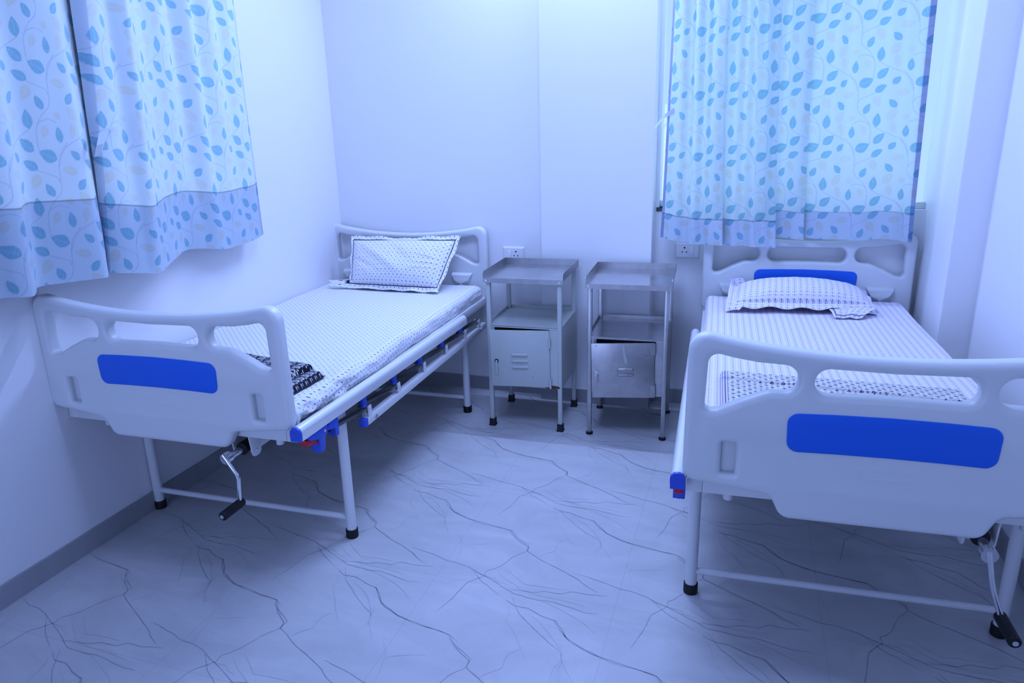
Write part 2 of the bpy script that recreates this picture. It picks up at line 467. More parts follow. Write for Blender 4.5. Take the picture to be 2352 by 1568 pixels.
for i in range(-4, 4):
    for j in range(-5, 5):
        for k, (P, w) in enumerate(veins):
            Q = [(x + i*T, y + j*T*.985) for x, y in P]
            cx = sum(q[0] for q in Q)/len(Q); cyv = sum(q[1] for q in Q)/len(Q)
            if not (.05 < cx < XR - .05 and -3.6 < cyv < -.05): continue
            D = []
            for a, c in zip(Q[:-1], Q[1:]):
                n = max(2, int(math.hypot(c[0]-a[0], c[1]-a[1])/.012))
                for t in range(n):
                    x = a[0] + (c[0]-a[0])*t/n; y = a[1] + (c[1]-a[1])*t/n
                    jn = noise.noise_vector(Vector((x*55, y*55, k)))*.0022 + noise.noise_vector(Vector((x*14, y*14, k + 9)))*.004
                    D.append((x + jn.x, y + jn.y))
            D.append(Q[-1])
            D = [d for d in D if .012 < d[0] < XR - .012 and d[1] < -.012]
            if len(D) < 3: continue
            vs = []
            for n, p in enumerate(D):
                q0 = D[max(n-1, 0)]; q1 = D[min(n+1, len(D)-1)]
                tx, ty = q1[0]-q0[0], q1[1]-q0[1]; L = math.hypot(tx, ty) or 1
                e = min(1, n/4, (len(D)-1-n)/4)
                ww = w*.00066*(.35 + .65*e)*(.75 + .6*noise.noise(Vector((p[0]*30, p[1]*30, 3))))
                vs += [(p[0] - ty/L*ww, p[1] + tx/L*ww, .0005), (p[0] + ty/L*ww, p[1] - tx/L*ww, .0005)]
            fl.add(vs, [(2*n, 2*n+1, 2*n+3, 2*n+2) for n in range(len(D)-1)], 1 if w > 1.45 else 2)
tag(fl.build('floor', [M['floor'], M['vein'], M['vein2']], smooth=False), kind='structure')

# window behind the right curtains
b = MB()
fy0, fy1 = .075, .115
b.box(WX0, WX1, fy0, fy1, WZ0, WZ0+.03); b.box(WX0, WX1, fy0, fy1, WZ1-.03, WZ1)
for k in range(2):
    x = WX0 + .034 + k*(WX1-WX0-.06)/2
    b.box(x if k == 0 else x-.02, x+.005 if k == 0 else x+.02, fy0-.012, fy0, WZ0+.03, WZ1-.03)
w = b.build('window_1', M['frame'], bevel=.002); tag(w, kind='structure')
MB().box(WX0+.001, WX1-.001, .093, .097, WZ0+.03, WZ1-.03).build('window_pane', M['glass'], w, smooth=False)
MB().box(WX0-.012, WX1-.09, YR-.006, fy0+.01, WZ0-.018, WZ0).build('window_sill', M['granite'], w, smooth=False)
MB().box(1.806, 1.816, fy0-.022, fy0-.01, 1.555, 1.58).build('window_latch', M['black'], w, bevel=.002)

# ------------------------------------------------------------------ beds
def sym(P): return P + [(-x, y, r) for x, y, r in P[::-1]]
def board_outline(dz):
    top = [(.415*t, .908 + .040*t*t + dz, 0) for t in (.08, .25, .42, .58, .72, .84)]
    right = top + [(.461, .960 + dz, .052), (.464, .566 + dz, .030), (.25, .541 + dz, .03), (.222, .482 + dz, .035)]
    return fillet(sym(right))
def board_holes(dz):
    h = []
    for s in (1, -1):
        P = [(.208, .880, .034), (.300, .884, 0), (.355, .892, 0), (.413, .905, .026), (.418, .752, .024), (.385, .757, .02), (.335, .784, .05), (.275, .811, .06), (.208, .812, .034)]
        h.append(fillet([(s*x, y + dz, r) for x, y, r in P]))
    h.append(fillet([(-.170, .878 + dz, .034), (0, .874 + dz, 0), (.170, .878 + dz, .034), (.172, .811 + dz, .030), (0, .814 + dz, 0), (-.172, .811 + dz, .030)]))
    for s in (1, -1):
        h.append(fillet([(s*.338, .674 + dz, .004), (s*.372, .674 + dz, .004), (s*.372, .590 + dz, .004), (s*.338, .590 + dz, .004)], 3))
    return h
TH = .048
foot_me = panel_mesh('footboard', board_outline(0), board_holes(0), TH, .0155, 5)
hh = board_holes(-.026)
head_me = panel_mesh('headboard', board_outline(-.026), hh[:3], TH, .0155, 5)
bp = fillet([(-.226, .766, .026), (-.12, .770, 0), (0, .772, 0), (.12, .770, 0), (.226, .766, .026), (.222, .668, .026), (.11, .671, 0), (0, .672, 0), (-.11, .671, 0), (-.222, .668, .026)])
blue_me = panel_mesh('blue_panel', bp, [], .006, .0015, 2)
logo_o = fillet([(-.058, .640, .005), (.058, .640, .005), (.058, .612, .005), (-.058, .612, .005)])
logo_i = fillet([(-.054, .636, .004), (.054, .636, .004), (.054, .616, .004), (-.054, .616, .004)])
logo_me = panel_mesh('embossed_outline', logo_o, [logo_i], .004, .0012, 2)

def meobj(name, me, m, parent, loc=(0, 0, 0)):
    if not me.materials: me.materials.append(m)
    o = bpy.data.objects.new(name, me); o.location = loc; return link(o, parent)

FV = -.315                    # footboard mid plane (bed v axis)
HV = 1.545                    # headboard mid plane
def make_bed(name, loc, rz, rail_side, label):
    t = empty(name, loc, rz); tag(t, label, 'hospital bed', 'hospital beds')
    # frame and platform
    f = MB()
    z0, z1 = .508, .548
    f.box(-.452, -.412, -.292, 1.525, z0, z1); f.box(.412, .452, -.292, 1.525, z0, z1)
    f.box(-.412, .412, -.292, -.252, z0, z1); f.box(-.412, .412, 1.485, 1.525, z0, z1)
    for v in (.15, .55, .95, 1.3): f.box(-.412, .412, v, v+.03, z0+.005, z1-.008)
    f.box(-.411, .411, -.251, 1.484, z1-.006, z1-.001)
    f.build('bed_frame', M['steel'], t, bevel=.003)
    for u in (-.43, .43):
        for v in (0, 1.2312):
            l = MB().tube([(u, v, .022), (u, v, z0+.002)], .0182, 24).build('leg', M['steel'], t)
            MB().tube([(u, v, 0), (u, v, .004), (u, v, .034)], .0222, 24).build('foot_cap', M['black'], l, bevel=.002)
    for v in (0, 1.2312):
        MB().tube([(-.43, v, .079), (.43, v, .079)], .0108, 18).build('stretcher', M['steel'], t)
    for u in (-.345, .345):
        MB().tube([(u, -.235, .468), (u, -.235, z0)], .0125, 18).build('frame_plug', M['steel'], t, bevel=.002)
    # boards
    fb = meobj('footboard', foot_me, M['abs'], t, (0, FV, 0))
    meobj('blue_panel', blue_me, M['blue'], fb, (0, -TH/2 - .0005, 0))
    meobj('embossed_outline', logo_me, M['abs'], fb, (0, -TH/2 + .0013, 0))
    for s in (-1, 1):
        MB().box(s*.355-.030, s*.355+.030, -.001, .005, .575, .690).build('grip_recess', M['abs'], fb, smooth=False)
    hb = meobj('headboard', head_me, M['abs'], t, (0, HV, 0))
    meobj('blue_panel', blue_me, M['blue'], hb, (0, -TH/2 - .0005, -.020))
    for s in (-1, 1):
        b = MB(); y = -TH/2
        P = [(-.058, y+.002, .678), (.058, y+.002, .678), (.054, y-.028, .668), (-.054, y-.028, .668),
             (-.036, y+.002, .600), (.036, y+.002, .600), (.034, y-.026, .606), (-.034, y-.026, .606),
             (-.037, y-.030, .640), (.037, y-.030, .640)]
        P = [(x + s*.325, yy, z) for x, yy, z in P]
        b.add(P, [(0,1,2,3), (3,2,9,8), (8,9,7,6), (4,6,7,5), (0,3,8,6,4), (1,5,7,9,2), (0,4,5,1)])
        b.build('grip_back', M['abs'], hb, smooth=False)
    # crank
    cu, cz = .236, .462
    mb = MB()
    for u in (cu-.034, cu+.034):
        P = fillet([(-.292, z0+.004, 0), (-.232, z0+.004, 0), (-.238, cz-.030, .018), (-.282, cz-.030, .018)])
        mb.prism(P, 'x', u-.0025, u+.0025)
    mb.tube([(cu-.04, -.262, cz-.012), (cu+.040, -.262, cz-.012)], .007, 16)
    mb.box(cu-.024, cu+.024, -.23, .25, cz-.018, cz+.028)
    mb.build('crank_mount', M['steel'], t, bevel=.0015)
    c = MB().tube([(cu, -.235, cz), (cu, -.290, cz)], .021, 24).build('crank_collar', M['black'], t, bevel=.003)
    k = MB()
    k.tube([(cu, -.285, cz), (cu, -.352, cz)], .0115, 20)
    k.tube([(cu-.004, -.345, cz), (cu-.004, -.366, cz)], .0185, 24)
    if rail_side > 0: path = [(cu-.012, -.362, cz+.012), (cu+.010, -.364, cz-.018), (cu+.030, -.364, cz-.048), (cu+.034, -.364, cz-.062), (cu+.030, -.364, cz-.100), (cu+.026, -.364, cz-.150)]
    else: path = [(cu-.006, -.362, cz+.010), (cu+.006, -.364, cz-.050), (cu+.012, -.364, cz-.075), (cu+.020, -.364, cz-.100), (cu+.030, -.364, cz-.125), (cu+.044, -.364, cz-.162)]
    k.tube(path, .0068, 16)
    cr = k.build('crank', M['chrome'], t)
    e = path[-1]
    h = MB().tube([(e[0], e[1]+.012, e[2]), (e[0], e[1]+.004, e[2]), (e[0], e[1]-.045, e[2]), (e[0], e[1]-.078, e[2]), (e[0], e[1]-.085, e[2])], .0145, 20)
    h = h.build('crank_handle', M['black'], cr, bevel=.003)
    MB().tube([(e[0], e[1]-.08, e[2]), (e[0], e[1]-.088, e[2])], .0065, 16).build('handle_screw', M['chrome'], cr)
    # folded side rail
    s = rail_side; uc = s*.474
    sr = MB()
    prof = [(-.018, -.022), (.018, -.022), (.019, -.004)] + [(.019*math.cos(a), .004 + .020*math.sin(a)) for a in np.linspace(0, PI, 13)] + [(-.019, -.004)]
    n = len(prof); vs = []
    for v, z in ((-.325, .554), (1.112, .531)): vs += [(uc + p[0], v, z + p[1]) for p in prof]
    sr.add(vs, [(i, (i+1) % n, (i+1) % n + n, i + n) for i in range(n)] + [tuple(range(n)), tuple(range(n, 2*n))[::-1]])
    rail = sr.build('side_rail', M['alu'], t)
    cap = MB(); vs = []
    for v, g in ((-.326, 1.03), (-.334, .98)): vs += [(uc + p[0]*g, v, .554 + p[1]*g) for p in prof]
    cap.add(vs, [(i, (i+1) % n, (i+1) % n + n, i + n) for i in range(n)] + [tuple(range(n)), tuple(range(n, 2*n))[::-1]])
    tag(cap.build('end_cap', M['blueclip'], rail), 'blue end cap of the rail')
    ub = s*.468
    MB().box(ub-.013, ub+.013, .10, 1.43, .404, .434).build('lower_bar', M['steel'], rail, bevel=.002)
    tag(MB().box(ub-.0135, ub+.0135, .078, .10, .4035, .4345).build('end_plug', M['blueclip'], rail, bevel=.002), 'blue plug in the end of the lower bar')
    if s > 0:
        MB().tube([(ub+.012, .158, .418), (ub+.018, .158, .418)], .0085, 14).build('bolt', M['chrome'], rail)
        MB().tube([(ub+.012, 1.36, .418), (ub+.018, 1.36, .418)], .0085, 14).build('bolt', M['chrome'], rail)
    piv = [-.15, .088, .334, .582, .826, 1.062]; brk = [.121, .366, .621, .873, 1.122, 1.328]
    for i, (a, c) in enumerate(zip(piv, brk)):
        w_ = s*.470
        mb = MB(); dv, dz = c - a + .03, .462 - .497
        L = math.hypot(dv, dz)
        P = [(a - .02, .503), (c + .012, .472), (c + .012, .452), (a - .02, .483)]
        mb.prism(P, 'x', w_-.011, w_-.001)
        mb.build('rail_post', M['darkchrome'], rail, bevel=.0015)
        if i: 
            pb = MB(); pb.box(w_-.004, w_+.012, a-.013, a+.013, .481, .530); pb.tube([(w_+.012*s, a, .493), (w_+.0145*s, a, .493)], .004, 10)
            tag(pb.build('rail_pivot', M['blueclip'], rail, bevel=.002), 'blue pivot under the rail')
        br = MB()
        P = fillet([(c - .013, .432, 0), (c + .013, .432, 0), (c + .012, .476, .005), (c - .012, .476, .005)], 4)
        br.prism(P, 'x', w_+.008, w_+.0105); br.prism(P, 'x', w_-.0155, w_-.013)
        br.tube([(w_-.016, c, .465), (w_+.012, c, .465)], .004, 10)
        br.build('rail_bracket', M['steel'], rail)
    x0, x1 = sorted((s*.456, s*.488))
    body = [(-.305, .537), (-.176, .537), (-.178, .505), (-.193, .493), (-.199, .449), (-.229, .449), (-.231, .497), (-.276, .511)]
    lt = MB().prism(body, 'x', x0, x1)
    lt.tube([((x0+x1)/2, -.214, .4495), ((x0+x1)/2, -.214, .442)], .004, 10)
    lt = lt.build('rail_latch', M['blueclip'], rail, bevel=.003)
    MB().tube([(x1 if s > 0 else x0, -.196, .512), ((x1+.002) if s > 0 else x0-.002, -.196, .512)], .005, 12).build('latch_screw', M['chrome'], rail)
    clip = [(-.177, .517), (-.15, .531), (-.109, .523), (-.109, .461), (-.133, .465), (-.133, .494), (-.174, .503)]
    tag(MB().prism(clip, 'x', x0, x1).build('rail_clip', M['blueclip'], rail, bevel=.002), 'blue clip holding the folded posts')
    red = [(-.298, .520), (-.231, .510), (-.231, .484), (-.243, .482), (-.262, .494), (-.280, .492), (-.298, .502)]
    tag(MB().prism(red, 'x', x0+.004, x1-.004).build('release_button', M['red'], rail, bevel=.003), 'red release lever')
    return t

BA = ((.4485, -1.5848, 0), .0165); BBD = ((2.5205, -1.5602, 0), .040)
make_bed('hospital_bed', *BA, +1, 'white crank hospital bed along the left wall, with dotted sheet, folded rail facing the lockers')
make_bed('hospital_bed', *BBD, -1, 'white crank hospital bed under the right curtains, with plum printed sheet')

# ------------------------------------------------------------------ mattresses in sheets
def nz(x, y, z=0): return noise.noise(Vector((x, y, z)))
def mattress(name, base, hwL, hwR, v0, v1, zt, zb, m, seed, wr_side, label):
    t_loc, rz = base
    r = .026; prof = []
    zl = zb
    for k in range(10): prof.append((-hwL, zl + (zt - r - zl)*k/9))
    for k in range(1, 8): a = PI - k*PI/14; prof.append((-hwL + r + r*math.cos(a), zt - r + r*math.sin(a)))
    for k in range(1, 90): prof.append((-hwL + r + (hwL + hwR - 2*r)*k/90, zt))
    for k in range(0, 8): a = PI/2 - k*PI/14; prof.append((hwR - r + r*math.cos(a), zt - r + r*math.sin(a)))
    for k in range(1, 14): prof.append((hwR, zt - r - (zt - r - zl)*k/13))
    prof = np.array(prof); d = np.r_[0, np.cumsum(np.hypot(*np.diff(prof, axis=0).T))]
    vv = np.concatenate([[v0 - .0], np.linspace(v0 + .004, v0 + .03, 5), np.linspace(v0 + .045, v1 - .045, 170), np.linspace(v1 - .03, v1 - .004, 5), [v1]])
    V = []; UV = []
    for v in vv:
        e = min(v - v0, v1 - v); er = max(0, 1 - e/.03); drop = .03*(1 - math.sqrt(max(0, 1 - er*er)))
        for (u, z), s in zip(prof, d):
            zz = z; uu = u
            top = max(0, (z - zb)/(zt - zb))
            zz -= drop*top
            if e <= 0: zz = zb + (zz - zb)*.02
            wr = .0016*nz(u*5, v*4, seed) + .0009*nz(u*16, v*13, seed+3)
            zz += wr*top*2.0
            # shallow cross creases
            zz += .0022*math.exp(-((v - .18 - .03*math.sin(u*5 + seed))/.012)**2)*top + .0018*math.exp(-((v - .62 - .02*math.sin(u*7))/.010)**2)*top
            if u*wr_side > .28:
                w = (u*wr_side - .28)/.17
                g = 1.0 if wr_side > 0 else .6
                zz += g*w*(.006*nz(u*7, v*5.5, seed+7) + .004*nz(u*18, v*17, seed+9))*(.35 + 1.15*max(0, min(1, (.75 - v)/.6)))
            side = abs(u) > min(hwL, hwR) - .012
            if side and z < zt - .005:
                k = (zt - z)/(zt - zb); sg = 1 if u > 0 else -1
                foot = max(0, 1 - (v - v0)/.55)
                amp = ((.005 + .018*foot) if sg == wr_side else .004)*(1 if wr_side > 0 else .3)
                bul = amp*(nz(v*9, z*26, seed+11) + .6*nz(v*24, z*60, seed+12)) + .008*math.sin(k*PI)*(1 if wr_side > 0 else .4)
                uu += sg*bul
                zz += k*(.006*nz(v*6, 4.2, seed+13) + .004*nz(v*19, 1.2, seed+14) + .012*foot*nz(v*13, 2.2, seed+15)) if k > .4 else 0
                zz = max(zz, zb + .0005)
            V.append((uu, v, zz)); UV.append((s, v))
    V = np.array(V); UV = np.array(UV); nc = len(prof)
    Fq = grid_faces(len(vv), nc, True)
    o = mesh_np(name, V, Fq, [m], uv=UV, extra={'pipe': np.zeros(len(V))})
    # underside
    o.location = t_loc; o.rotation_euler = (0, 0, rz)
    return tag(o, label, 'mattress', 'sheeted mattresses')
mattress('sheeted_mattress', BA, .425, .438, -.276, 1.486, .622, .5505, M['dotted'], 1.7, 1, 'mattress in a white sheet with navy dots on the left bed')
mattress('sheeted_mattress', BBD, .436, .412, -.276, 1.486, .624, .5505, M['paisley'], 5.3, -1, 'mattress in a white sheet with plum motif rows on the right bed')

# ------------------------------------------------------------------ pillows
def pillow(name, base, corners, T0, T1, fl, m, label, seed, warp, piped=True):
    """corners BL,BR,TR,TL in bed coordinates; T0/T1 bulge in front/behind; fl flange width"""
    BL, BR, TR, TL = [Vector(c) for c in corners]
    W = ((BR-BL).length + (TR-TL).length)/2; Hh = ((TL-BL).length + (TR-BR).length)/2
    nrm = (BR-BL).cross(TL-BL).normalized()
    ns, nt_ = 96, 64
    a = fl/W; c = fl/Hh
    def axis(n, f):
        return np.concatenate([np.linspace(0, f*.78, 6), [f*.86, f*.93, f, f*1.07, f*1.16], np.linspace(f*1.3, 1-f*1.3, n), [1-f*1.16, 1-f*1.07, 1-f, 1-f*.93, 1-f*.86], np.linspace(1-f*.78, 1, 6)])
    S = axis(ns, a); Tt = axis(nt_, c)
    VV = []; UV = []; PP = []
    for side in (1, -1):
        for t in Tt:
            for s in S:
                p = (BL*(1-s) + BR*s)*(1-t) + (TL*(1-s) + TR*s)*t
                x = (s - a)/(1 - 2*a); y = (t - c)/(1 - 2*c)
                inside = 0 < x < 1 and 0 < y < 1
                h = 0
                if inside:
                    ex = min(x, 1-x)*2; ey = min(y, 1-y)*2
                    h = (1-(1-ex)**2.4)**.55*(1-(1-ey)**2.4)**.55
                    h *= 1 + .05*nz(x*3, y*3, seed)
                    wr = (.5*nz(x*9, y*5, seed+2) + .3*nz(x*20, y*14, seed+3))
                    edge = (1-ex)**2 + (1-ey)**2
                    h = h*(T0 if side > 0 else T1) + .006*wr*min(1, ex*4, ey*4)*(.5 + edge)
                    if side > 0 and seed < 3:
                        for (ax, ay, bx_, by_, am, wd_) in ((.10,.88,.66,.10,.010,.10),(.32,.98,.66,.40,-.008,.10),(.02,.55,.32,.20,-.006,.08),(.70,.62,.99,.52,.006,.02),(.72,.42,.99,.44,.006,.018),(.66,.30,.98,.34,.005,.018)):
                            ux, uy = bx_-ax, by_-ay; L2_ = ux*ux+uy*uy; tt_ = max(0, min(1, ((x-ax)*ux+(y-ay)*uy)/L2_))
                            dq = math.hypot((x-ax-tt_*ux)*1.8, y-ay-tt_*uy)
                            h += am*math.exp(-(dq/wd_)**2)*min(1, ex*4, ey*4)*(.25 + .75*math.sin(PI*tt_))
                    if side < 0: h = max(h, 0)
                q = p + nrm*h*side if True else p
                # wavy flange
                dx = min(s, 1-s)*W; dy = min(t, 1-t)*Hh; dd = min(dx, dy)
                if dd < fl:
                    k = 1 - dd/fl
                    along = (t*Hh if dx < dy else s*W)
                    q = q + nrm*(.006*k*math.sin(along*48 + seed*3) + .007*k*nz(along*11, seed, 2))
                    q = q + warp(s, t, k)
                q = q + nrm*(.0008*side)
                VV.append(q); UV.append((s*W, t*Hh))
                pm = 0.0
                if piped and abs(dd - fl*.84) < .0022: pm = 1.0
                PP.append(pm if dd < fl*1.1 else 0)
    n = len(S)*len(Tt)
    Fq = grid_faces(len(Tt), len(S)); Fb = grid_faces(len(Tt), len(S))[:, ::-1] + n
    o = mesh_np(name, np.array(VV), np.concatenate([Fq, Fb]), [m], uv=np.array(UV), extra={'pipe': np.array(PP)})
    o.location = base[0]; o.rotation_euler = (0, 0, base[1])
    return tag(o, label, 'pillow', 'bed pillows')

def warpA(s, t, k):
    q = Vector((0, 0, 0))
    if t < .12: q += Vector((-.105*k*max(0, 1 - s*2.6), -.012*k, -.004*k))
    if s < .1 and t >= .12: q += Vector((.010*k, 0, 0))
    if t > .9: q += Vector((0, .004*k, -.012*k*math.exp(-((s-.5)/.16)**2) + .004*k))
    return q
pillow('pillow', BA, [(-.232, 1.275, .634), (.300, 1.240, .636), (.352, 1.452, .880), (-.300, 1.462, .866)], .066, .050, .026, M['dotted'],
       'dotted white pillow leaning on the headboard of the left bed', 2.0, warpA)
def warpB(s, t, k):
    q = Vector((0, 0, 0))
    if t < .14: q += Vector((0, -.006*k, -.012*k - .010*k*max(0, (s-.55))*2))
    if s < .1: q += Vector((-.008*k, 0, .020*k*t - .016*k*(1-t)))
    if s > .93: q += Vector((0, 0, -.014*k))
    return q
PILB = pillow('pillow', BBD, [(-.345, 1.150, .662), (.262, 1.215, .660), (.262, 1.490, .678), (-.322, 1.470, .688)], .072, .021, .026, M['paisley'],
       'plum printed pillow lying flat on the right bed', 4.0, warpB, False)

# loose lower corner of the flat pillow's cover, folded over its front edge
V = []; UV = []; PP = []; n1, n2 = 40, 16
q00, q10, q11, q01 = Vector((.082, 1.108, .6320)), Vector((.190, 1.118, .6320)), Vector((.272, 1.222, .657)), Vector((.066, 1.168, .652))
for j in range(n2):
    for i in range(n1):
        a, c = i/(n1-1), j/(n2-1)
        p = (q00*(1-a) + q10*a)*(1-c) + (q01*(1-a) + q11*a)*c
        p += Vector((0, -.004*math.sin(a*9), .006*math.sin(c*PI) + .002*math.sin(a*14)))
        V.append(p); UV.append((a*.17, c*.06)); PP.append(1.0 if (.17 < c < .26 and a > .06) or (.055 < a < .085 and c > .2) else 0)
mesh_np('pillow_flap', np.array(V), grid_faces(n2, n1), [M['paisley']], PILB, uv=np.array(UV), extra={'pipe': np.array(PP)})

# ------------------------------------------------------------------ folded cloths at the foot ends
def pad(name, base, outline, z0, hfun, colfun, label, cat, res=.004, group='folded covers on the beds'):
    """soft folded stack: heightfield over a quad outline given as FL, FR, BR, BL (u,v)"""
    FL, FR, BR, BL = [Vector((*p, 0)) for p in outline]
    w = max((FR-FL).length, (BR-BL).length); l = max((BL-FL).length, (BR-FR).length)
    nu, nv = int(w/res), int(l/res)
    V = []; C = []
    for j in range(nv+1):
        t = j/nv
        for i in range(nu+1):
            s = i/nu
            p = (FL*(1-s) + FR*s)*(1-t) + (BL*(1-s) + BR*s)*t
            h, dx, dy = hfun(s, t, s*w, t*l)
            V.append((p.x + dx, p.y + dy, z0 + h)); C.append(colfun(s*w, t*l, s, t))
    o = mesh_np(name, np.array(V), grid_faces(nv+1, nu+1), [M['printcloth']], col=np.array(C))
    o.location = base[0]; o.rotation_euler = (0, 0, base[1])
    return tag(o, label, cat, group)

def edge_round(s, t, x, y, w, l, H, r):
    e = min(x, w-x, y, l-y); e = max(0, min(1, e/r))
    return H*math.sqrt(max(0, 1-(1-e)**2))

def blackfloral(x, y, s, t):
    # white scrolls and petals printed on black
    k = .046; bx = x/k; col_ = math.floor(bx); by = y/k + (col_ % 2)*.5
    a = bx - col_ - .5; b = by - math.floor(by) - .5
    r = math.hypot(a, b); th = math.atan2(b, a)
    def ell(cx, cy, ang, ra, rb):
        ca, sa = math.cos(ang), math.sin(ang); p = (a-cx)*ca + (b-cy)*sa; q = -(a-cx)*sa + (b-cy)*ca
        return (p/ra)**2 + (q/rb)**2 < 1
    c = 0.
    if ell(.09, .05, .9, .14, .07) or ell(-.07, -.09, .9, .14, .06) or ell(-.10, .08, 2.3, .08, .04): c = 1
    if abs(r - .31) < .030 and -2.4 < th < 1.7: c = 1
    if abs(r - .39) < .018 and -1.2 < th < 2.2: c = .9
    if ell(.40, .40, .6, .09, .05) or ell(-.40, .36, 2.2, .10, .045) or ell(-.42, -.34, .4, .06, .05) or ell(.38, -.40, 1.2, .09, .04): c = 1
    return (.012 + .80*c, .015 + .80*c, .03 + .80*c)
def hA(s, t, x, y):
    w, l = .56, .34
    h = edge_round(s, t, x, y, w, l, .024, .022)
    # upper folded layer ends before the right edge
    xe = w - .030 - .075*(1-t)
    k = max(0, min(1, (xe - x)/.014)); k = math.sqrt(max(0, 1-(1-k)**2)) if k > 0 else 0
    e = max(0, min(1, min(y, l-y)/.02, x/.02))
    h += .020*k*math.sqrt(max(0, 1-(1-e)**2))
    h += .002*nz(x*14, y*14, 1)
    return max(h, .0015), 0, 0
pad('folded_sheet', BA, [(-.17, -.245), (.388, -.215), (.396, -.012), (-.155, .112)], .6255, hA, blackfloral,
    'folded black and white scroll printed cover at the foot of the left bed', 'folded cover', res=.0017)

def floret(x, y, s, t):
    if x < .024:                       # striped border
        f = (x/.0030) % 1
        return (.16, .14, .24) if f < .45 else (.72, .68, .80)
    base = (.66, .66, .60); x -= .02
    k = .034
    u = (x + y)/k; v = (x - y)/k
    fu = u % 1 - .5; fv = v % 1 - .5
    lat = max(abs(fu), abs(fv))
    c = base
    if .395 < lat < .425 or .445 < lat < .462: c = (.46, .46, .46)
    # little four petal flowers in the diamond centre
    du = (fu + fv)*.5*k; dv = (fu - fv)*.5*k
    for ox, oy in ((.0036, 0), (-.0036, 0), (0, .0036), (0, -.0036)):
        if (du-ox)**2 + (dv-oy)**2 < .0027**2: c = (.12, .07, .15)
    if abs(abs(fu)-.5) < .09 and abs(abs(fv)-.5) < .09: c = (.14, .10, .18)
    return c
def hB(s, t, x, y):
    w, l = .70, .54
    h = edge_round(s, t, x, y, w, l, .015, .012) + .0012*nz(x*9, y*9, 5)
    # fold step parallel to the back edge
    h += .007*max(0, min(1, (y - .47 + .05*s)/.006))*(1 if y < l-.008 else .3) if y > .40 else 0
    return max(h, .001), 0, 0
pad('folded_bedspread', BBD, [(-.372, -.240), (.330, -.240), (.318, .250), (-.374, .292)], .627, hB, floret,
    'folded cream bedspread with plum florets and striped border at the foot of the right bed', 'folded cover', res=.0022)

